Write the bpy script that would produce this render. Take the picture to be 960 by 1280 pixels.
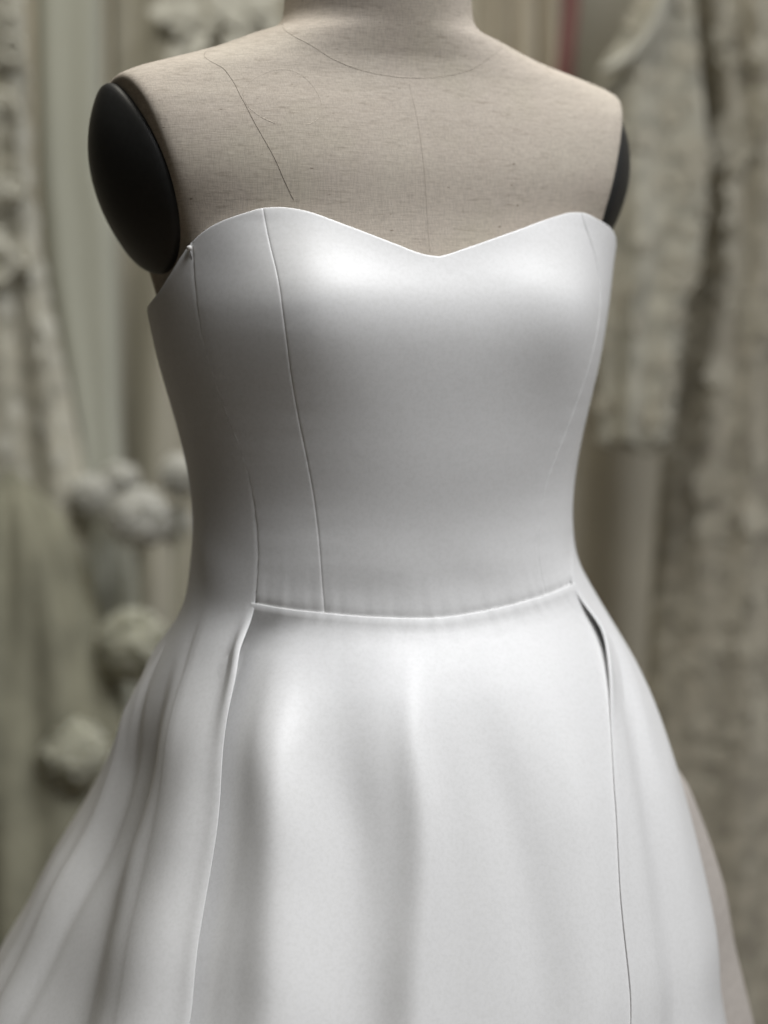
import bpy, math, random
import numpy as np
from mathutils import Vector

# ------------------------------------------------------------------ camera, world, light
for o in list(bpy.data.objects):
    bpy.data.objects.remove(o)
scene = bpy.context.scene
C = scene.collection
YAW = math.radians(21.0)

cam_d = bpy.data.cameras.new('camera'); cam = bpy.data.objects.new('camera', cam_d); C.objects.link(cam)
cam.location = (0, -1.2, 1.216)
cam.rotation_euler = (math.radians(90 - 6.2), 0, 0)
cam_d.sensor_fit = 'VERTICAL'; cam_d.sensor_height = 36.0
cam_d.lens = 36.0 * 2220 / 1280
cam_d.clip_start = 0.05; cam_d.clip_end = 50
cam_d.dof.use_dof = True; cam_d.dof.focus_distance = 1.07; cam_d.dof.aperture_fstop = 2.7
scene.camera = cam

w = bpy.data.worlds.new('World'); scene.world = w; w.use_nodes = True
bg = w.node_tree.nodes['Background']
bg.inputs['Color'].default_value = (0.95, 0.92, 0.80, 1); bg.inputs['Strength'].default_value = 0.041

def area(name, loc, target, size, size_y, power, col, spread=180):
    d = bpy.data.lights.new(name, 'AREA'); d.shape = 'RECTANGLE'; d.size = size; d.size_y = size_y
    d.energy = power; d.color = col; d.spread = math.radians(spread)
    o = bpy.data.objects.new(name, d); C.objects.link(o); o.location = loc
    o.rotation_euler = (Vector(target) - Vector(loc)).to_track_quat('-Z', 'Y').to_euler()
    return o
area('key_softbox', (1.35, -0.90, 3.72), (0.16, -0.20, 1.02), 2.6, 1.0, 21.3, (0.965, 0.975, 1.0), 62)
area('shop_light', (-0.35, 0.15, 2.7), (-0.25, 0.95, 1.0), 0.7, 0.5, 12, (1.0, 0.96, 0.85))

vs = scene.view_settings
vs.view_transform = 'Standard'; vs.look = 'None'; vs.exposure = 0.0; vs.gamma = 1.0; vs.use_curve_mapping = False
scene.render.engine = 'CYCLES'
scene.cycles.use_denoising = True
scene.cycles.max_bounces = 6

# ------------------------------------------------------------------ helpers
def tag(o, label=None, cat=None, group=None, kind=None):
    if label: o['label'] = label
    if cat: o['category'] = cat
    if group: o['group'] = group
    if kind: o['kind'] = kind
    return o
def empty(name, loc=(0, 0, 0), rz=0.0):
    o = bpy.data.objects.new(name, None); C.objects.link(o)
    o.location = loc; o.rotation_euler = (0, 0, rz); o.empty_display_size = 0.1
    return o
def mesh_obj(name, verts, faces, mat, parent=None, smooth=True):
    me = bpy.data.meshes.new(name)
    me.from_pydata([tuple(map(float, v)) for v in verts], [], faces)
    if smooth:
        me.polygons.foreach_set('use_smooth', [True] * len(me.polygons))
    me.materials.append(mat); me.update()
    o = bpy.data.objects.new(name, me); C.objects.link(o)
    if parent: o.parent = parent
    return o
def grid_faces(nr, nc, wrap=False, off=0, flip=False):
    f = []
    for i in range(nr - 1):
        for j in range(nc if wrap else nc - 1):
            k = (j + 1) % nc
            q = (off + i * nc + j, off + i * nc + k, off + (i + 1) * nc + k, off + (i + 1) * nc + j)
            f.append(q[::-1] if flip else q)
    return f
def grid_obj(name, P, mat, parent=None, wrap=False, flip=False):
    nr, nc, _ = P.shape
    return mesh_obj(name, P.reshape(-1, 3), grid_faces(nr, nc, wrap, 0, flip), mat, parent)
def pchip(xk, yk, x):
    xk = np.asarray(xk, float); yk = np.asarray(yk, float); x = np.clip(x, xk[0], xk[-1])
    h = np.diff(xk); d = np.diff(yk) / h; m = np.zeros_like(yk); m[0] = d[0]; m[-1] = d[-1]
    for i in range(1, len(xk) - 1):
        if d[i-1] * d[i] > 0:
            w1 = 2*h[i] + h[i-1]; w2 = h[i] + 2*h[i-1]; m[i] = (w1 + w2) / (w1/d[i-1] + w2/d[i])
    i = np.clip(np.searchsorted(xk, x) - 1, 0, len(xk) - 2); t = (x - xk[i]) / h[i]
    return yk[i]*(1+2*t)*(1-t)**2 + m[i]*h[i]*t*(1-t)**2 + yk[i+1]*t*t*(3-2*t) + m[i+1]*h[i]*t*t*(t-1)
def curve_fn(pts):
    p = sorted(pts); xs = [a for a, b in p]; ys = [b for a, b in p]
    return lambda x: pchip(xs, ys, x)
def sstep(a, b, x):
    t = np.clip((x - a) / (b - a), 0, 1); return t * t * (3 - 2 * t)
def gauss(x): return np.exp(-x * x)
def tube_data(pts, r, n=8, r2=None):
    pts = [Vector(p) for p in pts]; V = []; F = []
    for i, p in enumerate(pts):
        t = (pts[min(i+1, len(pts)-1)] - pts[max(i-1, 0)]).normalized()
        a = t.cross(Vector((0.13, 0.92, 0.37))).normalized(); b = t.cross(a)
        rr = r if r2 is None else r + (r2 - r) * i / (len(pts) - 1)
        for k in range(n):
            an = 2 * math.pi * k / n
            V.append(p + rr * (a * math.cos(an) + b * math.sin(an)))
    F = grid_faces(len(pts), n, True)
    F.append(tuple(range(n))[::-1]); F.append(tuple(range((len(pts)-1)*n, len(pts)*n)))
    return V, F
def tube(name, pts, r, mat, parent=None, n=8):
    V, F = tube_data(pts, r, n); return mesh_obj(name, V, F, mat, parent)

# ------------------------------------------------------------------ materials
def new_mat(name):
    m = bpy.data.materials.new(name); m.use_nodes = True
    return m, m.node_tree.nodes, m.node_tree.links, m.node_tree.nodes['Principled BSDF']
def noise(N, L, vec, scale, detail=2, rough=0.5):
    n = N.new('ShaderNodeTexNoise'); n.inputs['Scale'].default_value = scale
    n.inputs['Detail'].default_value = detail; n.inputs['Roughness'].default_value = rough
    if vec is not None: L.new(vec, n.inputs['Vector'])
    return n
def mapping(N, L, sc):
    t = N.new('ShaderNodeTexCoord'); m = N.new('ShaderNodeMapping'); m.inputs['Scale'].default_value = sc
    L.new(t.outputs['Object'], m.inputs['Vector']); return m.outputs['Vector']
def ramp(N, L, fac, stops):
    r = N.new('ShaderNodeValToRGB'); el = r.color_ramp.elements
    while len(el) < len(stops): el.new(0.5)
    for e, (p, c) in zip(el, stops): e.position = p; e.color = (*c, 1)
    L.new(fac, r.inputs['Fac']); return r.outputs['Color']
def bump(N, L, h, strength, dist, prev=None):
    b = N.new('ShaderNodeBump'); b.inputs['Strength'].default_value = strength; b.inputs['Distance'].default_value = dist
    L.new(h, b.inputs['Height'])
    if prev: L.new(prev, b.inputs['Normal'])
    return b.outputs['Normal']
def mix(N, L, a, b, fac, mode='MULTIPLY'):
    m = N.new('ShaderNodeMix'); m.data_type = 'RGBA'; m.blend_type = mode
    if isinstance(fac, (int, float)): m.inputs[0].default_value = fac
    else: L.new(fac, m.inputs[0])
    L.new(a, m.inputs[6]); L.new(b, m.inputs[7]); return m.outputs[2]

def satin(name, col, rough, wr=0.0013, aniso=0.0):
    m, N, L, P = new_mat(name)
    v = mapping(N, L, (1, 1, 1))
    n1 = noise(N, L, v, 16, 4, 0.6)
    n2 = noise(N, L, mapping(N, L, (900, 900, 350)), 1.0, 2, 0.6)
    n3 = noise(N, L, v, 5, 2)
    n4 = noise(N, L, mapping(N, L, (420, 420, 420)), 1.0, 2, 0.6)
    c = ramp(N, L, n3.outputs['Fac'], [(0.3, tuple(x * 0.97 for x in col)), (0.7, col)])
    c2 = ramp(N, L, n4.outputs['Fac'], [(0.3, (0.945, 0.945, 0.94)), (0.6, (1, 1, 1))]); c = mix(N, L, c, c2, 1.0)
    L.new(c, P.inputs['Base Color'])
    P.inputs['Roughness'].default_value = rough
    P.inputs['Specular IOR Level'].default_value = 0.5
    P.inputs['Anisotropic'].default_value = aniso
    if aniso:
        t = N.new('ShaderNodeTangent'); t.direction_type = 'RADIAL'; t.axis = 'Z'
        L.new(t.outputs['Tangent'], P.inputs['Tangent'])
    P.inputs['Sheen Weight'].default_value = 0.06; P.inputs['Sheen Roughness'].default_value = 0.4
    b = bump(N, L, n1.outputs['Fac'], 0.30, wr)
    b = bump(N, L, n2.outputs['Fac'], 0.06, 0.0004, b)
    L.new(b, P.inputs['Normal'])
    return m
def cloth(name, col, var=0.85, scale=6, rough=0.85, bstr=0.4, bscale=120):
    m, N, L, P = new_mat(name)
    v = mapping(N, L, (1, 1, 1))
    n = noise(N, L, v, scale, 4)
    c = ramp(N, L, n.outputs['Fac'], [(0.35, tuple(x * var for x in col)), (0.65, col)]); L.new(c, P.inputs['Base Color'])
    P.inputs['Roughness'].default_value = rough
    n2 = noise(N, L, v, bscale, 3)
    L.new(bump(N, L, n2.outputs['Fac'], bstr, 0.002), P.inputs['Normal'])
    return m
def linen():
    m, N, L, P = new_mat('linen')
    warp = noise(N, L, mapping(N, L, (150, 150, 1500)), 1.0, 2, 0.55)
    weft = noise(N, L, mapping(N, L, (1300, 1300, 150)), 1.0, 2, 0.55)
    slub = noise(N, L, mapping(N, L, (75, 75, 480)), 1.0, 3, 0.6)
    big = noise(N, L, mapping(N, L, (1, 1, 1)), 14, 4)
    speck = noise(N, L, mapping(N, L, (150, 150, 420)), 1.0, 1, 0.5)
    c = ramp(N, L, warp.outputs['Fac'], [(0.28, (0.495, 0.44, 0.367)), (0.5, (0.565, 0.505, 0.425)), (0.75, (0.62, 0.56, 0.475))])
    c2 = ramp(N, L, weft.outputs['Fac'], [(0.32, (0.84, 0.84, 0.85)), (0.6, (1, 1, 1))])
    c = mix(N, L, c, c2, 0.9)
    c3 = ramp(N, L, slub.outputs['Fac'], [(0.28, (0.74, 0.72, 0.70)), (0.42, (1, 1, 1))]); c = mix(N, L, c, c3, 0.72)
    c4 = ramp(N, L, big.outputs['Fac'], [(0.3, (0.93, 0.935, 0.90)), (0.5, (0.98, 0.965, 0.965)), (0.7, (1, 1, 0.99))]); c = mix(N, L, c, c4, 1.0)
    c5 = ramp(N, L, speck.outputs['Fac'], [(0.185, (0.35, 0.30, 0.27)), (0.235, (1, 1, 1))]); c = mix(N, L, c, c5, 0.8)
    L.new(c, P.inputs['Base Color']); P.inputs['Roughness'].default_value = 0.9
    P.inputs['Specular IOR Level'].default_value = 0.2
    b = bump(N, L, warp.outputs['Fac'], 0.25, 0.0004); b = bump(N, L, weft.outputs['Fac'], 0.2, 0.0004, b)
    L.new(b, P.inputs['Normal']); return m
def plain(name, col, rough=0.5, metal=0.0, nscale=60, nvar=0.9):
    m, N, L, P = new_mat(name)
    n = noise(N, L, mapping(N, L, (1, 1, 1)), nscale, 3)
    c = ramp(N, L, n.outputs['Fac'], [(0.3, tuple(x * nvar for x in col)), (0.7, col)]); L.new(c, P.inputs['Base Color'])
    P.inputs['Roughness'].default_value = rough; P.inputs['Metallic'].default_value = metal
    return m

M_SATIN = satin('ivory_satin', (0.81, 0.805, 0.795), 0.42, aniso=0.6)
M_LIN = linen()
M_THREAD = plain('seam_thread', (0.33, 0.285, 0.235), 0.9)
M_THREAD2 = plain('pale_seam_thread', (0.43, 0.38, 0.315), 0.9)
M_STAMP = plain('faded_stamp_ink', (0.515, 0.455, 0.38), 0.95)
M_BLACK = plain('black_plastic', (0.028, 0.028, 0.027), 0.48, 0, 250, 0.8)
M_PEARL = plain('pearl', (0.82, 0.80, 0.76), 0.15)
M_STEEL = plain('brushed_steel', (0.45, 0.45, 0.45), 0.35, 1.0)

# ------------------------------------------------------------------ the setting
floor_m = plain('floor_wood', (0.20, 0.155, 0.11), 0.5, 0, 4, 0.7)
wall_m = plain('painted_wall', (0.34, 0.315, 0.26), 0.9, 0, 3, 0.92)
tag(mesh_obj('floor', [(-4, -4, 0), (4, -4, 0), (4, 2.2, 0), (-4, 2.2, 0)], [(0, 1, 2, 3)], floor_m), kind='structure')
tag(mesh_obj('wall', [(-4, 1.75, 0), (4, 1.75, 0), (4, 1.75, 3.2), (-4, 1.75, 3.2)], [(0, 1, 2, 3)], wall_m), kind='structure')

# ------------------------------------------------------------------ body shape of the gown
ZK = [-.05, .3, .60, .76, .80, .84, .88, .92, .96, .99, 1.01, 1.03, 1.055, 1.08, 1.105, 1.13, 1.16, 1.19, 1.22, 1.25, 1.28, 1.31]
GA = [.50, .3837, .297, .2564, .2438, .2304, .2132, .198, .1841, .1674, .1535, .1428, .1339, .1312, .1326, .1369, .1445, .1530, .1593, .1646, .1697, .172]
GF = [.46, .36, .27, .218, .205, .191, .176, .160, .1415, .1245, .111, .098, .094, .095, .098, .1005, .1015, .0995, .096, .086, .0835, .080]
GB = [.54, .42, .33, .28, .262, .24, .215, .184, .148, .1217, .105, .095, .09, .09, .092, .095, .098, .1, .1, .1, .1, .1]
GX = [0, -.0138, -.0316, -.0185, -.0076, -.0028, .0034, .0057, .0044, .0064, .0075, .0061, .0006] + [0] * 9
GY = [0] * 11 + [-.002, -.0035, -.0015, 0, 0, .001, .0013, .001, .0, .0, .0]
def smooth_table(k, sig):
    zf = np.arange(-.05, 1.3101, .002); y = pchip(ZK, k, zf); out = y.copy()
    g = np.exp(-(np.arange(-25, 26) * .002 / sig) ** 2 / 2); g /= g.sum()
    pad = np.concatenate([np.full(25, y[0]), y, np.full(25, y[-1])]); sm = np.convolve(pad, g, 'valid')
    return zf, sm
TAB = [smooth_table(np.array(k, float), .011) for k in (GA, GF, GB, GX, GY)]
TAB_F = smooth_table(np.array(GF, float), .004)
def base(phi, z):
    phi, z = np.broadcast_arrays(np.asarray(phi, float), np.asarray(z, float))
    a, bf, bb, xc, yc = [np.interp(z, *t) for t in TAB]
    wk = sstep(1.045, 1.07, z); bf = bf * wk + np.interp(z, *TAB_F) * (1 - wk)
    sx, cx = np.sin(phi), np.cos(phi); n = 2.15
    x = a * np.sign(sx) * np.abs(sx) ** (2/n)
    y = yc - np.where(cx > 0, bf, bb) * np.sign(cx) * np.abs(cx) ** (2/n)
    dz = z - 1.226; g = .021 * np.exp(-(dz / np.where(dz < 0, .062, .045)) ** 2)
    bust = .62 * (1 - sstep(.080, .160, np.abs(x))) + .42 * (gauss((x - .088) / .042) + gauss((x + .088) / .042))
    y = y - g * bust * np.minimum(1, np.clip(cx, 0, 1) * 2)
    return np.stack([x + xc, y, z], -1)

# ------------------------------------------------------------------ the dress form
form = empty('dress_form', (0, 0, 0), YAW)
tag(form, 'linen covered dress form with black shoulder caps under the white satin gown', 'dress form')
TZ = [0.94, 1.00, 1.03, 1.08, 1.13, 1.18, 1.22, 1.25, 1.28, 1.31, 1.335, 1.350, 1.362, 1.373, 1.382, 1.387, 1.392, 1.398, 1.405, 1.412, 1.428, 1.46, 1.50]
TA = [.165, .145, .132, .122, .128, .140, .150, .160, .178, .200, .206, .201, .187, .165, .1345, .117, .103, .088, .069, .0635, .0615, .0605, .0605]
TBF = [.11, .095, .088, .085, .088, .09, .09, .082, .0755, .0725, .066, .0605, .0555, .0520, .0510, .0515, .0520, .0527, .0535, .0545, .0565, .058, .058]
TBB = [.12, .09, .082, .080, .086, .090, .092, .092, .090, .087, .080, .074, .068, .064, .061, .060, .0595, .059, .059, .0585, .058, .058, .058]
TX = -0.0040
def cap_x(z, y, right=0.0): return 0.1605 - 0.0015 * right + (z - 1.307) * 0.26 + 0.18 * y
def torso(phi, z):
    phi, z = np.broadcast_arrays(np.asarray(phi, float), np.asarray(z, float))
    a, bf, bb = [pchip(TZ, k, z) for k in (TA, TBF, TBB)]
    sx, cx = np.sin(phi), np.cos(phi); n = 2.08
    x = a * np.sign(sx) * np.abs(sx) ** (2/n)
    y = -np.where(cx > 0, bf, bb) * np.sign(cx) * np.abs(cx) ** (2/n)
    lim = cap_x(z, y, np.where(sx > 0, 1.0, 0.0)); k = 0.006
    ax = np.abs(x); h = np.clip(0.5 + 0.5 * (lim - ax) / k, 0, 1)
    ax = lim * (1 - h) + ax * h - k * h * (1 - h)
    return np.stack([np.sign(x) * np.minimum(ax, np.abs(x)) + TX, y, z], -1)
tz = np.concatenate([np.linspace(0.94, 1.34, 70, endpoint=False), np.linspace(1.34, 1.43, 46, endpoint=False), np.linspace(1.43, 1.50, 14)])
ph = np.linspace(-np.pi, np.pi, 160, endpoint=False)
P = torso(ph[None], tz[:, None])
# below the neckline the linen body stays inside the gown
for i_, z_ in enumerate(tz):
    if z_ > 1.315 or z_ < 0.99: continue
    bq = base(np.linspace(-np.pi, np.pi, 400), z_); ba = np.arctan2(bq[:, 0], -bq[:, 1]); br = np.hypot(bq[:, 0], bq[:, 1])
    o_ = np.argsort(ba); lim = np.interp(np.arctan2(P[i_, :, 0], -P[i_, :, 1]), ba[o_], br[o_], period=2*np.pi) - .0022 + .03 * sstep(1.262, 1.286, z_)
    r_ = np.hypot(P[i_, :, 0], P[i_, :, 1]); P[i_, :, :2] *= np.minimum(1, lim / r_)[:, None]
V = list(P.reshape(-1, 3)); F = grid_faces(len(tz), 160, True)
F.append(tuple(range((len(tz)-1)*160, len(tz)*160))); F.append(tuple(range(160))[::-1])
mesh_obj('torso', V, F, M_LIN, form)

def on_torso(pts, lift, n=40):
    # smooth line through (phi, z) points, lifted off the linen
    t = np.linspace(0, 1, len(pts)); u = np.linspace(0, 1, n)
    a = pchip(t, [p[0] for p in pts], u); z = pchip(t, [p[1] for p in pts], u)
    p = torso(a, z); p1 = torso(a + 0.01, z); p2 = torso(a, z + 0.002)
    nn = np.cross(p1 - p, p2 - p); nn /= np.linalg.norm(nn, axis=1)[:, None] + 1e-12
    return p + nn * lift
SEAMS = [([(-1.226, 1.384), (-0.711, 1.3685), (-0.573, 1.3533), (-0.5, 1.3324), (-0.452, 1.3067), (-0.441, 1.289)], M_THREAD, 0.00016),
         ([(0.0, 1.3645), (0.008, 1.3407), (0.012, 1.3151), (0.019, 1.285), (0.022, 1.2577)], M_THREAD2, 0.00010)]
for pts, mt, r in SEAMS:
    tube('seam', on_torso(pts, 0.00005), r, mt, form, 6)
half = [(0.1, 1.3668), (0.2, 1.371), (0.4, 1.383), (0.69, 1.3905), (1.4, 1.4039), (2.2, 1.404), (3.14, 1.402)]
neck_pts = [(-a, z) for a, z in half[::-1]] + [(0, 1.3645)] + half
qa = np.linspace(-3.13, 3.13, 240); nv_ = curve_fn(neck_pts)(qa)
for _ in range(60): nv_[1:-1] = .25 * nv_[:-2] + .5 * nv_[1:-1] + .25 * nv_[2:]
tube('neck_seam', on_torso(list(zip(qa, nv_)), 0.00004, 240), 0.00015, M_THREAD2, form, 6)
# faded oval stamp printed on the right breast
st = [(-0.425 + 0.14 * math.cos(t), 1.352 + 0.017 * math.sin(t) - .006 * math.cos(t)) for t in np.linspace(-.9, 4.6, 50)]
tube('faded_stamp', on_torso(st, -0.00018, 90), 0.00030, M_STAMP, form, 5)

def shoulder_cap(sgn):
    nr, na = 18, 64; V = []; F = []
    hz, hy = 0.0595, 0.051; zc = 1.3045
    def pt(rr, t, out):
        vz = math.sin(t) * rr; vy = math.cos(t) * rr
        y = hy * vy * (1 - 0.12 * vz - 0.16 * max(vz, 0) ** 2) + 0.010; z = zc + hz * vz
        x = cap_x(z, y, 1.0 if sgn > 0 else 0.0) + out
        return (sgn * x + TX, y, z)
    rings = [(1.0, -0.006), (1.005, -0.001), (1.0, 0.0025), (0.985, 0.0042)]
    rings += [(r, 0.0042 + (0.024 if sgn > 0 else 0.0180) * (1 - r ** 2.2)) for r in np.linspace(0.95, 0.0, nr)]
    for rr, out in rings:
        for k in range(na): V.append(pt(max(rr, 1e-4), 2 * math.pi * k / na, out))
    F = grid_faces(len(rings), na, True, 0, sgn > 0)
    o = mesh_obj('shoulder_cap', V, F, M_BLACK, form)
    o.modifiers.new('tidy', 'WELD').merge_threshold = 0.0002
    return o
for sgn in (-1, 1): shoulder_cap(sgn)
tube('stand_pole', [(0, 0, 0.02), (0, 0, 0.95)], 0.017, M_STEEL, form, 16)
ang = np.linspace(0, 2*np.pi, 48, endpoint=False)
prof = [(0.0, 0.03), (0.03, 0.03), (0.05, 0.022), (0.16, 0.014), (0.17, 0.006), (0.17, 0.0)]
mesh_obj('stand_base', [(max(r, .001)*math.cos(a), max(r, .001)*math.sin(a), z) for r, z in prof for a in ang], grid_faces(len(prof), 48, True, 0, True), M_STEEL, form)

# ------------------------------------------------------------------ the gown
gown = empty('wedding_gown', (0, 0, 0), YAW)
tag(gown, 'strapless white satin wedding gown with sweetheart neckline worn by the dress form', 'wedding dress')
neck_c = curve_fn([(-3.2, 1.13), (-2.5, 1.16), (-2.6, 1.195), (-2.15, 1.214), (-1.95, 1.2185), (-1.738, 1.2216), (-1.405, 1.2318), (-1.242, 1.2426), (-1.138, 1.2526), (-1.031, 1.2629), (-0.885, 1.2733), (-0.739, 1.2797), (-0.645, 1.2830), (-0.58, 1.2836),
                   (-0.499, 1.2822), (-0.321, 1.2729), (-0.15, 1.2622), (-0.043, 1.2555), (0.0, 1.2544), (0.037, 1.2562), (0.098, 1.2597), (0.307, 1.2711), (0.524, 1.2815),
                   (0.632, 1.2847), (0.70, 1.285), (0.865, 1.2808), (1.10, 1.274), (1.29, 1.263), (1.738, 1.2216), (1.95, 1.198), (2.5, 1.16), (3.2, 1.13)])
waist_c = curve_fn([(-1.2, 1.040), (-0.9397, 1.038), (-0.747, 1.0355), (-0.552, 1.0334), (-0.315, 1.0305), (-0.048, 1.0284), (0.131, 1.0302), (0.403, 1.0341), (0.593, 1.0369), (0.8214, 1.0398), (1.2, 1.041)])
prinL = curve_fn([(1.30, -.648), (1.2826, -.648), (1.2494, -.650), (1.2155, -.664), (1.1913, -.662), (1.1617, -.651), (1.1321, -.628), (1.1018, -.598), (1.0719, -.573), (1.0334, -.5517), (1.0, -.54)])
prinR = curve_fn([(1.30, .690), (1.285, .7003), (1.2629, .79), (1.2419, .87), (1.2259, .89), (1.1943, .85), (1.15, .76), (1.1271, .69), (1.1061, .632), (1.0647, .579), (1.0358, .548), (1.0, .53)])
sideL = curve_fn([(1.30, -1.02), (1.2629, -1.0305), (1.2401, -1.061), (1.2056, -1.09), (1.171, -1.064), (1.1286, -.990), (1.0958, -.954), (1.0658, -.9405), (1.038, -.9397),
                  (1.0116, -.930), (.9895, -.895), (.945, -.858), (.8826, -.825), (.8077, -.7553), (.6, -.69), (0.0, -.64)])
sideR = curve_fn([(1.30, 1.20), (1.26, 1.20), (1.20, 1.19), (1.13, 1.15), (1.0751, 1.07), (1.0551, .948), (1.0402, .8214), (1.0138, .8076), (.9856, .6866), (.9585, .5792), (.9132, .4609),
                  (.8544, .3894), (.7867, .3729), (.6, .34), (0.0, .30)])
# folds of the skirt: (line as (z, phi), height, width, drop at which it starts, drop at which it is full)
FOLDS = [([(1.03, -.80), (.9906, -.72), (.9468, -.662), (.8858, -.61), (.8109, -.532), (.5, -.47)], .0125, .105, .010, .13),
         ([(1.03, -.51), (.9913, -.446), (.9296, -.403), (.8106, -.321), (.5, -.28)], -.0066, .10, .010, .13),
         ([(1.03, -.19), (.9694, -.19), (.8088, -.194), (.5, -.19)], .0070, .055, .015, .12),
         ([(1.03, .02), (.92, .06), (.80, .12), (.5, .12)], -.0030, .07, .03, .12),
         ([(1.03, .35), (.80, .25), (.5, .22)], .0030, .10, .03, .14),
         ([(1.03, -1.12), (.948, -1.0), (.8968, -.985), (.80, -.90), (.5, -.80)], .0060, .12, .05, .14),
         ([(1.007, -1.50), (.9724, -1.40), (.9332, -1.37), (.8919, -1.37), (.8459, -1.28), (.79, -1.204), (.5, -1.1)], -.0170, (.34, .11), .02, .11),
         ([(1.0, -1.66), (.9, -1.58), (.8, -1.45), (.5, -1.35)], -.0020, .10, .04, .12),
         ([(1.02, -1.84), (.9, -1.80), (.8, -1.70), (.5, -1.6)], -.0060, .06, .02, .08),
         ([(1.02, -2.02), (.9, -1.97), (.8, -1.9), (.5, -1.8)], -.0050, .10, .02, .09),
         ([(1.01, -1.72), (.97, -1.62), (.93, -1.56), (.85, -1.52), (.5, -1.5)], -.0030, .035, .012, .04),
         ([(1.01, -1.92), (.97, -1.80), (.93, -1.70), (.85, -1.64), (.5, -1.6)], .0030, .045, .012, .05),
         ([(1.03, 1.0), (.9532, .76), (.9061, .667), (.8345, .612), (.7739, .59), (.5, .55)], -.0055, .075, .005, .07),
         ([(1.03, 1.25), (.9439, 1.06), (.8979, .865), (.8263, .764), (.5, .70)], .0008, .09, .01, .08),
         ([(1.03, 1.40), (.95, 1.32), (.85, 1.15), (.5, 1.0)], -.0050, .12, .01, .07),
         ([(1.03, 1.85), (.5, 1.75)], -.010, .10, .02, .10),
         ([(1.03, 2.15), (.5, 2.05)], .004, .12, .05, .12),
         ([(1.03, 2.6), (.5, 2.6)], -.018, .14, .02, .10), ([(1.03, -2.5), (.5, -2.5)], -.018, .14, .02, .10)]
FOLDS = [(curve_fn([(z, p) for z, p in l]), h, wd, a, b) for l, h, wd, a, b in FOLDS]
def folds(phi, z):
    drop = np.maximum(0, 1.036 - z); s = np.zeros(np.broadcast(phi, z).shape)
    for f, h, wd, a, b in FOLDS:
        s = s + h * gauss((phi - f(z)) / (np.where(phi < f(z), wd[0], wd[1]) if isinstance(wd, tuple) else wd)) * sstep(a, b, drop) * (1 + 1.2 * np.clip(drop - .15, 0, 2))
    # slight pulls in the cloth of the bodice, strongest just above the waist and at the sides
    s = s + .00055 * gauss((z - 1.052) / .022) * np.sin(phi * 7.5 + z * 75 + 1.5 * np.sin(phi * 4)) * (.35 + .65 * sstep(.45, .9, np.abs(phi)))
    s = s + .00030 * gauss((z - 1.10) / .05) * np.sin(phi * 5 - z * 46 + 2) + .00025 * gauss((z - 1.24) / .03) * np.sin(phi * 8 + z * 70)
    return s
def normals(phi, z):
    e = 1e-3
    dp = base(phi + e, z) - base(phi - e, z); dz = base(phi, z + e) - base(phi, z - e)
    n = np.cross(dp, dz); n /= np.linalg.norm(n, axis=-1)[..., None] + 1e-12
    return n
def edge_u(n, fine=(0, .0006, .0013, .003, .006, .011, .018, .03)):
    m = np.linspace(.05, .95, n)
    return np.concatenate([fine, m, 1 - np.array(fine)[::-1]])
def arclen(P):
    d = np.linalg.norm(np.diff(P, axis=1), axis=-1)
    return np.concatenate([np.zeros((P.shape[0], 1)), np.cumsum(d, 1)], 1)

def panel(name, left, right, top, bottom, nu, nv, pinch, hem_top=False, pinch_rows=(0, 0), extra=None):
    """Cloth panel between two seam lines; its edges are drawn in at the seams."""
    u = edge_u(nu)[None, :]; v = np.concatenate([[0, .004, .009, .016, .026], np.linspace(.04, .96, nv), [.974, .984, .991, .996, 1]])[:, None]
    z = np.broadcast_to(1.15 + 0 * u + 0 * v, (v.size, u.size)).copy()
    for _ in range(8):
        p = left(z) * (1 - u) + right(z) * u
        z = bottom(p) * (1 - v) + top(p) * v
    n = normals(p, z); B = base(p, z); s = arclen(B); tot = s[:, -1:]
    off = folds(p, z)
    pl, pr = pinch
    off = off - pl(z) * gauss(s / .00055) - pr(z) * gauss((tot - s) / .00055)
    H = np.linalg.norm(np.diff(B, axis=0), axis=-1); sv = np.concatenate([np.zeros((1, u.size)), np.cumsum(H, 0)], 0)
    off = off - pinch_rows[0] * gauss(sv / .003) - pinch_rows[1] * gauss((sv[-1:] - sv) / .003)
    pk = np.exp(-s / .012) + np.exp(-(tot - s) / .012)
    off = off + .00009 * pk * (np.sin(z * 520 + 2 * np.sin(z * 90)) + .7 * np.sin(z * 810 + 1.3))
    pw = np.exp(-np.minimum(sv if not hem_top or pinch_rows[0] > 0 else 9 + 0 * sv, 9) / .012) if name.startswith('bodice') else np.exp(-(sv[-1:] - sv) / .022)
    off = off + .00019 * pw * (np.sin(p * 61 + 2 * np.sin(p * 11)) + .8 * np.sin(p * 97 + 1))
    if extra is not None: off = off + extra(p, z, s, tot)
    Q = B + n * off[..., None]
    if hem_top:   # the top edge is turned in over itself
        rows = []
        for dn, dzz in ((-.0004, .0005), (-.0011, .0005), (-.0017, -.0003)):
            rows.append(Q[-1] + n[-1] * dn + np.array([0, 0, dzz]))
        for dz_ in ((.006, .02) if name.startswith('bodice') else ()):
            rows.append(base(p[-1], z[-1] - dz_) + normals(p[-1], z[-1] - dz_) * -.0024)
        Q = np.concatenate([Q, np.array(rows)], 0)
    return grid_obj(name, Q, M_SATIN, gown)
k0 = lambda val: (lambda z: val + 0 * z)
pl_l = lambda z: .00030 + 0 * z
pl_r = lambda z: .0003 + .0003 * sstep(1.18, 1.22, z)
seam_fade = lambda z: .0004 * (sstep(1.19, 1.25, z) + 1 - sstep(1.08, 1.135, z))
panel('bodice_front_panel', prinL, prinR, neck_c, waist_c, 54, 60, (pl_l, pl_r), True, (.0008, 0))
panel('bodice_side_panel', sideL, prinL, neck_c, waist_c, 22, 60, (seam_fade, pl_l), True, (.0008, 0))
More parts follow.
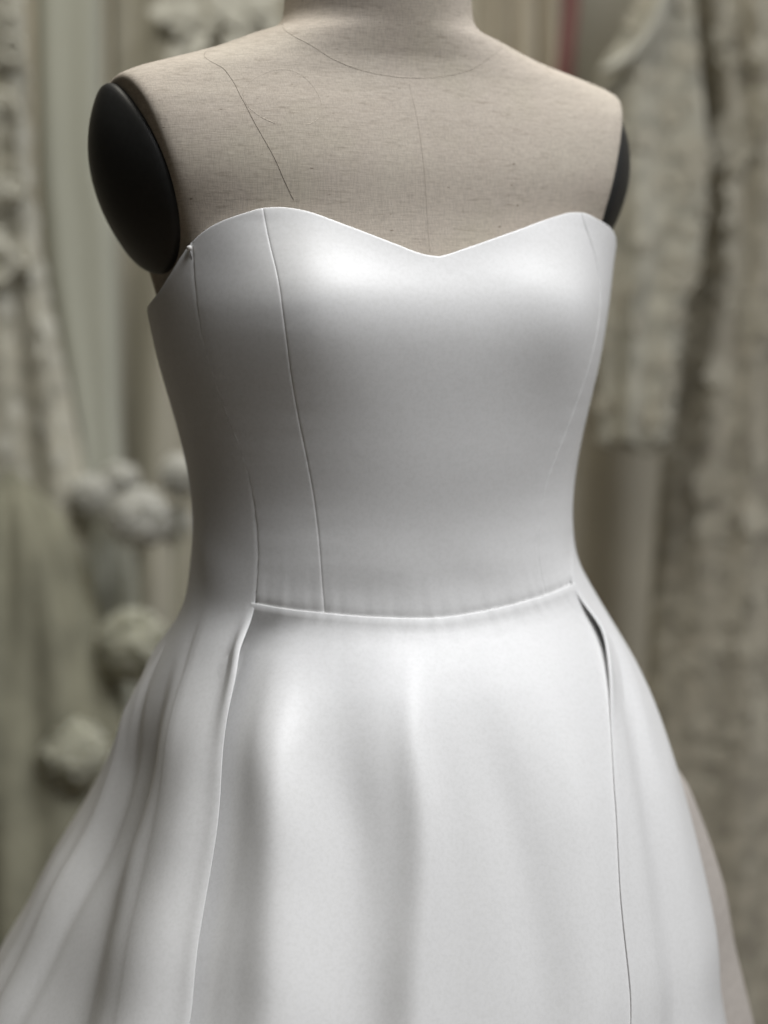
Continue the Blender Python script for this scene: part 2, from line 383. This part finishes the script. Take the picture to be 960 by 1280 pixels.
panel('bodice_side_panel', prinR, sideR, neck_c, waist_c, 22, 60, (pl_r, seam_fade), True, (.0008, 0))

# skirt front: hangs from the waist seam, its two edges running back under the side pleats
def front_dip(p, z, s, tot):
    drop = np.maximum(0, 1.036 - z); k = sstep(0.0, .03, drop)
    inn = .034
    dl = np.clip((inn + .016 - s) / .034, 0, 1); dr = np.clip((inn + .010 - (tot - s)) / .034, 0, 1)
    return -k * (.011 * dl ** 1.5 + (-.0004 + .0030 * (1 - sstep(.03, .075, drop))) * dr ** 1.5)
def ext(f, sg):   # pleat line moved under the pleat by 34 mm
    def g(z):
        drop = np.maximum(0, 1.036 - z)
        b = pchip(ZK, GA, z)
        return f(z) + sg * (.003 + .031 * sstep(0, .03, drop)) / b
    return g
panel('skirt_front_panel', ext(sideL, -1), ext(sideR, 1), waist_c, lambda p: .012 + 0 * p, 90, 130, (k0(0), k0(0)), True, (0, -.0005), front_dip)

# side panels run from the bodice into the skirt without a waist seam and fold over the front
def side_panel(sgn):
    edge = sideL if sgn < 0 else sideR
    ds = np.concatenate([[.030, .016, .006, .0009, 0, .0006, .0018, .0036, .0055, .008, .011, .015, .020, .026, .033, .041, .05], np.linspace(.06, 1, 80)])
    first = 4
    zt = np.concatenate([np.linspace(0, .2, 40, endpoint=False), np.linspace(.2, 1, 150)])
    rows = []
    dphi_end = np.pi
    zz = np.linspace(.012, 1, 2)
    nv = 190
    t = np.linspace(0, 1, nv)
    # rows follow z from hem to the top edge; the top is trimmed to the neckline per column
    Z0 = .012 + (1.30 - .012) * np.concatenate([np.linspace(0, .5, 40, endpoint=False), np.linspace(.5, 1, 150)])
    P_ = np.zeros((190, len(ds), 3)); 
    zcol = np.broadcast_to(Z0[:, None], (190, len(ds))).copy()
    for it in range(6):
        e = edge(zcol); a = pchip(ZK, GA, zcol); bfr = pchip(ZK, GF, zcol)
        loc = .5 * a + .5 * bfr
        d = ds[None]; tt = np.clip((d - .05) / .95, 0, 1)
        kk = sstep(-.010, -.001, 1.040 - zcol)
        d = np.where(np.arange(len(ds))[None] < 4, d * (2 * kk - 1), d)
        near = np.minimum(d, .05) / loc
        ph_ = np.abs(e) + near + (np.pi - np.abs(e) - near) * tt ** 1.15
        phi = np.where(sgn < 0, -ph_, ph_)
        top = neck_c(phi)
        zcol = .012 + (top - .012) * ((Z0[:, None] - .012) / (1.30 - .012))
    n = normals(phi, zcol); B = base(phi, zcol)
    drop = np.maximum(0, 1.040 - zcol)
    k = sstep(0.0, .035, drop)
    off = folds(phi, zcol)
    dd = np.broadcast_to(ds[None], zcol.shape)
    under = np.zeros_like(dd); under[:, :first] = 1
    topk = 1 - sstep(.03, .09, drop)
    lip = k * (((.0012 if sgn < 0 else .0005) + .0048 * topk) * gauss((dd - .0025) / .0055) + (.0040 if sgn < 0 else .0006) * gauss(dd / .05))
    depth = np.interp(ds[:first], [0, .0009, .006, .016, .03], [0, .0014, .0030, .0050, .0065])
    off = off + np.where(under > 0, 0, lip)
    e0 = off[:, first:first+1]
    for j in range(first):
        off[:, j] = off[:, first] - k[:, j] * depth[j] - (1 - k[:, j]) * (.0002 + .09 * depth[j])
    if sgn > 0: sf = seam_fade
    else: sf = seam_fade
    off = off - (1 - k) * sf(zcol) * gauss(dd / .0009) * (1 - under)
    Q = B + n * off[..., None]
    rows = [Q]
    hem = []
    for dn, dzz in ((-.0004, .0005), (-.0011, .0005), (-.0017, -.0003)):
        hem.append(Q[-1] + n[-1] * dn + np.array([0, 0, dzz]))
    for dz_ in (.006, .02):
        hem.append(base(phi[-1], zcol[-1] - dz_) + normals(phi[-1], zcol[-1] - dz_) * -.0024)
    Q = np.concatenate([Q, np.array(hem)], 0)
    return grid_obj('side_panel', Q, M_SATIN, gown, False, sgn < 0)
side_panel(-1); side_panel(1)

# soft under layer of the train showing behind the right edge of the skirt
M_UNDER = cloth('blush_underskirt', (0.50, 0.455, 0.41), .93, 9, .85)
uz = np.linspace(.012, .965, 90)[:, None]; up = np.linspace(.75, 3.0, 90)[None]
ud = 1.036 - uz
uo = folds(up, uz) * .5 - .012 + (.018 * sstep(.09, .16, ud) + .10 * np.clip(ud - .13, 0, .3) + .02 * np.clip(ud - .43, 0, 2)) * sstep(1.0, 1.45, up) + .003 * np.sin(up * 17 + ud * 8) * sstep(.1, .2, ud)
grid_obj('underskirt', base(up, uz) + normals(up, uz) * uo[..., None], M_UNDER, gown)

# pearl-headed pin at the side seam
pp = base(np.array(-1.045), np.array(1.2595)); pn = normals(np.array(-1.045), np.array(1.2595))
def ball(name, c, r, mat, parent, ns=12, nr=10, sq=(1, 1, 1)):
    V = []
    for i in range(nr + 1):
        th = math.pi * i / nr
        for k in range(ns):
            a = 2 * math.pi * k / ns
            s_ = max(math.sin(th), 1e-3)
            V.append((c[0] + r*sq[0]*s_*math.cos(a), c[1] + r*sq[1]*s_*math.sin(a), c[2] + r*sq[2]*math.cos(th)))
    return mesh_obj(name, V, grid_faces(nr + 1, ns, True, 0, True), mat, parent)
pin = empty('pearl_pin', (0, 0, 0), YAW); tag(pin, 'tiny pearl headed pin stuck in the gown edge below the left black cap', 'pin')
ball('pin_head', pp + pn * .0016, .0017, M_PEARL, pin)
tube('pin_shaft', [pp + pn * .001, pp + pn * -.001 + np.array([.001, 0, -.012])], .0003, M_STEEL, pin, 6)

# ------------------------------------------------------------------ garments hanging behind
M_LACE = cloth('ivory_lace', (0.60, 0.575, 0.475), .60, 42, .9, .12, 180)
M_LACE2 = cloth('champagne_lace', (0.52, 0.48, 0.385), .56, 38, .9, .12, 180)
M_MOTIF = cloth('raised_lace_thread', (0.66, 0.645, 0.56), .9, 80, .8)
M_MOTIF2 = cloth('champagne_lace_thread', (0.56, 0.525, 0.425), .85, 80, .8)
M_PALE = satin('pale_duchess_satin', (0.50, 0.505, 0.43), .5)
M_BEIGE = cloth('beige_chiffon', (0.46, 0.435, 0.355), .9, 8, .85)
M_CREAM = cloth('cream_chiffon', (0.60, 0.545, 0.44), .9, 8, .85)
M_TULLE = cloth('olive_tulle', (0.29, 0.28, 0.205), .7, 18, .95, .8, 60)
M_WHITE = cloth('white_petal', (0.84, 0.835, 0.79), .9, 30, .8)
M_GREENW = cloth('pale_green_petal', (0.70, 0.695, 0.60), .9, 30, .8)
M_CURT = cloth('brown_curtain', (0.70, 0.655, 0.54), .85, 5, .95, .3, 200)
M_PINK = satin('rose_ribbon', (0.22, 0.095, 0.085), .5)
M_STEM = plain('stem_green', (0.22, 0.21, 0.14), .7)
for m_ in (M_WHITE, M_GREENW):   # thin petals let light through
    N_, L_ = m_.node_tree.nodes, m_.node_tree.links
    tr = N_.new('ShaderNodeBsdfTranslucent'); mx = N_.new('ShaderNodeMixShader'); mx.inputs[0].default_value = .55
    tr.inputs['Color'].default_value = (.92, .91, .86, 1) if m_ is M_WHITE else (.82, .81, .70, 1)
    out_ = N_['Material Output']; L_.new(N_['Principled BSDF'].outputs[0], mx.inputs[1]); L_.new(tr.outputs[0], mx.inputs[2]); L_.new(mx.outputs[0], out_.inputs['Surface'])
def wx(px): return -.465 + .000968 * px
def wz(py): return 1.603 - .000968 * py

class Garment:
    """Closed hanging cloth: an outline (z, left x, right x), a depth and vertical folds."""
    def __init__(s, name, label, cat, Y, outline, depth, nf, amp, seed, mat, part='skirt', group=None):
        s.Y = Y; s.root = empty(name, (0, 0, 0)); tag(s.root, label, cat, group)
        o = sorted(outline); s.z = [a for a, b, c in o]; s.l = [b for a, b, c in o]; s.r = [c for a, b, c in o]
        s.depth = depth; rnd = random.Random(seed)
        s.w = [(nf * rnd.uniform(.55, 1.5), rnd.uniform(0, 6.3), rnd.uniform(.5, 1), rnd.uniform(-.8, .8)) for _ in range(4)]
        s.amp = amp; s.zt = max(s.z); s.zb = min(s.z)
        zz = np.linspace(s.zb, s.zt, 120)[:, None]; t = np.linspace(0, 2*np.pi, 180, endpoint=False)[None]
        grid_obj(part, s.at(t, zz), mat, s.root, True, True)
    def at(s, t, z):
        t, z = np.broadcast_arrays(np.asarray(t, float), np.asarray(z, float))
        l = pchip(s.z, s.l, z); r = pchip(s.z, s.r, z); m = (l + r) / 2; h = (r - l) / 2
        cx = np.cos(t); sy = np.sin(t)
        x = m + h * np.sign(cx) * np.abs(cx) ** .8
        y = s.Y - s.depth * np.sign(sy) * np.abs(sy) ** .7
        f = sum(a * np.sin(k * (x - m) / h.clip(.02) * 3.0 + ph + sl * (z - s.zt) * 4) for k, ph, a, sl in s.w)
        g = s.amp * (0.35 + 0.65 * (s.zt - z) / (s.zt - s.zb)) * np.abs(sy) ** .5
        return np.stack([x + .25 * g * f, y - g * f * np.sign(sy), z], -1)
def motif_mesh(cs, ns, ups, size, rnd, kinds):
    V = []; F = []
    for c, n, r, kd in zip(cs, ns, size, kinds):
        n = Vector(n).normalized(); a = n.cross(Vector((rnd.uniform(-1, 1), .2, rnd.uniform(-1, 1)))).normalized(); b = n.cross(a); c = Vector(c)
        np_ = 5 if kd == 0 else (3 if kd == 1 else 1)
        rot = rnd.uniform(0, 6.28)
        for i in range(np_):
            an = rot + (i * 2 * math.pi / np_ if kd == 0 else (i - 1) * .8)
            d = a * math.cos(an) + b * math.sin(an); e = n.cross(d)
            L_ = r * rnd.uniform(.8, 1.2); W = L_ * (.42 if kd == 0 else .25)
            k = len(V)
            V += [c + n*.001, c + d*L_*.5 + e*W + n*.0015, c + d*L_ + n*.0010, c + d*L_*.5 - e*W + n*.0008, c + d*L_*.55 + n*.0013]
            F += [(k, k+1, k+4), (k+1, k+2, k+4), (k+2, k+3, k+4), (k+3, k, k+4)]
        k = len(V)
        V += [c + n*.0018] + [c + (a*math.cos(j*1.2566) + b*math.sin(j*1.2566)) * r*.2 + n*.0015 for j in range(5)]
        F += [(k, k+1+j, k+1+(j+1) % 5) for j in range(5)]
    return V, F
def lace(g, n, seed, mat, zlo, zhi, smin=.010, smax=.022, t0=.15, t1=2.99):
    rnd = random.Random(seed)
    t = np.array([rnd.uniform(t0, t1) for _ in range(n)]); z = np.array([rnd.uniform(zlo, zhi) for _ in range(n)])
    p = g.at(t, z); d1 = g.at(t + .01, z) - p; d2 = g.at(t, z + .003) - p
    nn = np.cross(d2, d1); nn /= np.linalg.norm(nn, axis=1)[:, None]
    nn = np.where((nn[:, 1:2] > 0), -nn, nn)
    V, F = motif_mesh(p, nn, None, [rnd.uniform(smin, smax) for _ in range(n)], rnd, [rnd.choice((0, 0, 1, 1, 2)) for _ in range(n)])
    o = mesh_obj('lace_motif', V, F, mat, g.root, False); o['kind'] = 'stuff'
    return o
def scallops(g, pts, r, mat, name='scallop_trim'):
    V = []; F = []
    for (x, y, z) in pts:
        k = len(V); n = 14
        V.append((x, y - .004, z)); V += [(x + r*math.cos(2*math.pi*j/n), y, z + r*math.sin(2*math.pi*j/n)) for j in range(n)]
        V += [(x + r*math.cos(2*math.pi*j/n), y + .002, z + r*math.sin(2*math.pi*j/n)) for j in range(n)]
        F += [(k, k+1+j, k+1+(j+1) % n) for j in range(n)] + [(k+1+j, k+1+n+j, k+1+n+(j+1) % n, k+1+(j+1) % n) for j in range(n)]
    return mesh_obj(name, V, F, mat, g.root, False)

# curtain across the back
t = np.linspace(0, 1, 700); zc_ = np.linspace(0.02, 2.4, 12)
cx_ = -1.6 + 3.2 * t
cy = 1.35 + .018*np.sin(cx_*48 + 1.2*np.sin(cx_*7)) + .014*np.sin(cx_*23 + 1)
Pc = np.stack([np.broadcast_to(cx_, (12, 700)), cy[None] + 0*zc_[:, None], np.broadcast_to(zc_[:, None], (12, 700))], -1)
cur = grid_obj('curtain', Pc, M_CURT); tag(cur, 'shadowed olive brown curtain falling in folds behind the hanging gowns', 'curtain')
cur.modifiers.new('thick', 'SOLIDIFY').thickness = .002

def O(pts): return [(wz(y), wx(l), wx(r)) for y, l, r in pts]
gA = Garment('lace_gown', 'ivory lace gown with looped scallop trim at the far left edge', 'gown', .88,
             O([(-150, -40, 55), (0, -40, 56), (150, -40, 60), (260, -50, 62), (350, -60, 75), (480, -90, 100), (620, -110, 118), (900, -150, 110), (1280, -180, 60)]), .035, 3.2, .006, 3, M_LACE, 'bodice')
lace(gA, 230, 5, M_MOTIF, wz(420), wz(-100)); lace(gA, 120, 6, M_MOTIF, wz(900), wz(420), .008, .016)
for k, (px, py, rr, a0, a1) in enumerate([(46, 62, 10, 0, 6.28), (50, 88, 11, 0, 6.28), (42, 38, 9, 0, 6.28), (36, 165, 20, -.3, 3.4), (28, 335, 17, 0, 6.28), (60, 320, 13, 2.6, 6.6), (2, 345, 15, 2.8, 6.6), (20, 245, 13, 2.8, 6.8), (50, 240, 13, 2.8, 6.8)]):
    arc = [(wx(px) + rr*.00097*math.cos(a), .836, wz(py) + rr*.00125*math.sin(a)) for a in np.linspace(a0, a1, 26)]
    tube('scallop_loop', arc, .0036, M_MOTIF, gA.root, 8)
gB = Garment('satin_gown', 'plain pale satin gown hanging between the lace gown and the black cap', 'gown', .95,
             O([(-150, 58, 138), (200, 56, 136), (300, 60, 150), (500, 88, 150), (560, 95, 152), (700, 80, 165), (1280, 20, 200)]), .03, 1.1, .006, 11, M_PALE)
gC = Garment('chiffon_gown', 'beige chiffon gown with white applique flowers above the form shoulder', 'gown', 1.03,
             O([(-150, 135, 372), (150, 132, 380), (400, 118, 390), (600, 105, 400), (1280, 60, 420)]), .04, 4.0, .008, 21, M_BEIGE)
rnd = random.Random(8)
ap = [(px, py) for px, py in [(222, 22), (238, 48), (252, 20), (232, 66), (262, 60), (285, 40), (300, 14), (320, 30), (340, 8), (345, 34), (310, 55), (275, 8)]]
V, F = motif_mesh([(wx(a) - .01, .972, wz(b)) for a, b in ap], [(0, -1, .15)] * len(ap), None, [rnd.uniform(.018, .028) for _ in ap], rnd, [0, 1] * 6)
o = mesh_obj('applique', V, F, M_MOTIF, gC.root, False)
gF = Garment('pleated_gown', 'cream chiffon gown with narrow folds beside the pink ribbon', 'gown', 1.10,
             O([(-150, 600, 712), (120, 598, 716), (500, 590, 720)]), .03, 5.5, .012, 31, M_CREAM)
gH = Garment('grey_gown', 'plain grey beige gown between the pink ribbon and lace bolero', 'gown', 1.16,
             O([(-150, 705, 850), (200, 700, 850), (420, 700, 830)]), .02, 1.2, .006, 33, M_BEIGE)
gE = Garment('trained_gown', 'long champagne lace gown filling the right edge of the rack', 'gown', 1.0,
             O([(-150, 840, 1040), (0, 846, 1040), (150, 868, 1050), (320, 864, 1060), (450, 846, 1070), (600, 836, 1090), (800, 824, 1120), (1000, 812, 1150), (1280, 800, 1180), (1500, 790, 1200)]), .06, 3.4, .009, 41, M_LACE2)
lace(gE, 700, 43, M_MOTIF2, wz(1480), wz(-120), .010, .026)
gD = Garment('lace_bolero', 'short ivory lace bolero with scalloped hem hanging in front of the dark curtain', 'bolero', .90,
             O([(-60, 800, 838), (0, 790, 846), (60, 765, 852), (110, 735, 858), (200, 725, 868), (290, 735, 866), (420, 740, 838), (545, 742, 826)]), .022, 2.0, .004, 51, M_LACE, 'panel')
lace(gD, 110, 53, M_MOTIF2, wz(540), wz(20), .008, .018)
scallops(gD, [(wx(838 - (y - 420) * .1), .9, wz(y)) for y in range(420, 540, 17)], .0075, M_LACE)
scallops(gD, [(wx(752), .89, wz(545)), (wx(768), .888, wz(544)), (wx(785), .887, wz(549)), (wx(801), .887, wz(552)), (wx(816), .889, wz(546))], .0115, M_LACE, 'hem_scallops')
tube('neckline_trim', [(wx(a), .868, wz(b)) for a, b in [(735, 112), (752, 103), (770, 92), (785, 76), (797, 55), (806, 30), (815, 5), (822, -30), (830, -60)]], .006, M_MOTIF, gD.root, 8)

# pink ribbon hanging from the rail
rp = [(712, -60), (713, -20), (712, 20), (709, 50), (706, 85), (704, 140), (703, 200)]
Pr = np.array([[(wx(px + 11*s_) + 0, .99 + .004*math.sin(s_*2 + i), wz(py)) for s_ in np.linspace(-1, 1, 9)] for i, (px, py) in enumerate(rp)])
rib = grid_obj('ribbon', Pr, M_PINK); tag(rib, 'dusty pink ribbon hanging beside the form neck', 'ribbon')
rib.modifiers.new('thick', 'SOLIDIFY').thickness = .0012

# gauze skirt puffed out at lower left
pou = empty('tulle_gown', (0, 0, 0)); tag(pou, 'puffed olive tulle skirt bulging at the lower left corner', 'gown')
tt = np.linspace(0, 2*np.pi, 200, endpoint=False)[None]; vv = np.linspace(0, 1, 90)[:, None]
prof_r = pchip([0, .12, .3, .5, .7, .85, .95, 1], [.13, .16, .165, .15, .125, .09, .05, .004], vv)
rr = prof_r * (1 + .05*np.sin(tt*9 + 6*vv) + .035*np.sin(tt*17 - 9*vv + 1) + .03*np.sin(tt*5 + 14*vv))
Pp = np.stack([-.425 + rr*np.cos(tt), .82 + .7*rr*np.sin(tt), .05 + .995*vv + .012*np.sin(tt*6 + 9*vv)*vv*(1-vv)*4], -1)
grid_obj('skirt', Pp, M_TULLE, pou, True)

# round flower heads on stems
def flower(px, py, r, Y, label, mat, seed):
    root = empty('pompom_flower', (wx(px), Y, 0)); tag(root, label, 'flower', 'round white flower heads beside the gown')
    rnd = random.Random(seed); z = wz(py); V = []; F = []
    for i in range(460):
        th = math.acos(1 - 2*(i + .5)/460); a = i*2.39996
        n = Vector((math.sin(th)*math.cos(a), math.sin(th)*math.sin(a), math.cos(th)))
        e = n.cross(Vector((rnd.uniform(-1, 1), rnd.uniform(-1, 1), rnd.uniform(-1, 1)))).normalized(); f = n.cross(e)
        c = n*r*(rnd.uniform(.35, 1.0) ** .6); s_ = r*rnd.uniform(.13, .22); k = len(V)
        V += [c - n*.004]
        for j in range(6): V.append(c + (e*math.cos(j*1.047) + f*math.sin(j*1.047))*s_ + n*r*rnd.uniform(-.02, .03))
        F += [(k, k+1+j, k+1+(j+1) % 6) for j in range(6)]
    o = mesh_obj('petals', [v + Vector((0, 0, z)) for v in V], F, mat, root, True); o['kind'] = 'stuff'
    ball('bloom_core', (0, 0, z), r*.35, mat, root)
    tube('stem', [(0, 0, 0.0), (.004, 0, z*.5), (0, 0, z - r*.8)], .0018, M_STEM, root)
flower(192, 632, .037, .80, 'largest white flower ball beside the gown waist', M_WHITE, 1)
flower(238, 585, .026, .84, 'white flower ball half hidden by the gown at its waist', M_WHITE, 2)
flower(128, 612, .027, .86, 'small white flower ball left of the largest one', M_WHITE, 3)
flower(160, 596, .025, .88, 'small white flower ball behind and above the largest one', M_WHITE, 6)
flower(226, 646, .023, .86, 'small white flower ball between the largest one and the gown', M_WHITE, 7)
flower(186, 782, .044, .80, 'greenish white flower ball just above the skirt folds', M_GREENW, 4)
flower(118, 905, .044, .76, 'lowest pale flower ball beside the skirt edge', M_GREENW, 5)

# rail the gowns hang from
rail = empty('clothes_rail', (0, 0, 0)); tag(rail, 'steel clothes rail carrying the gowns behind the form', 'clothes rail')
tube('bar', [(-1.2, 1.0, 1.78), (1.2, 1.0, 1.78)], .012, M_STEEL, rail, 12)
for x in (-1.2, 1.2): tube('post', [(x, 1.0, 0), (x, 1.0, 1.78)], .012, M_STEEL, rail, 12)
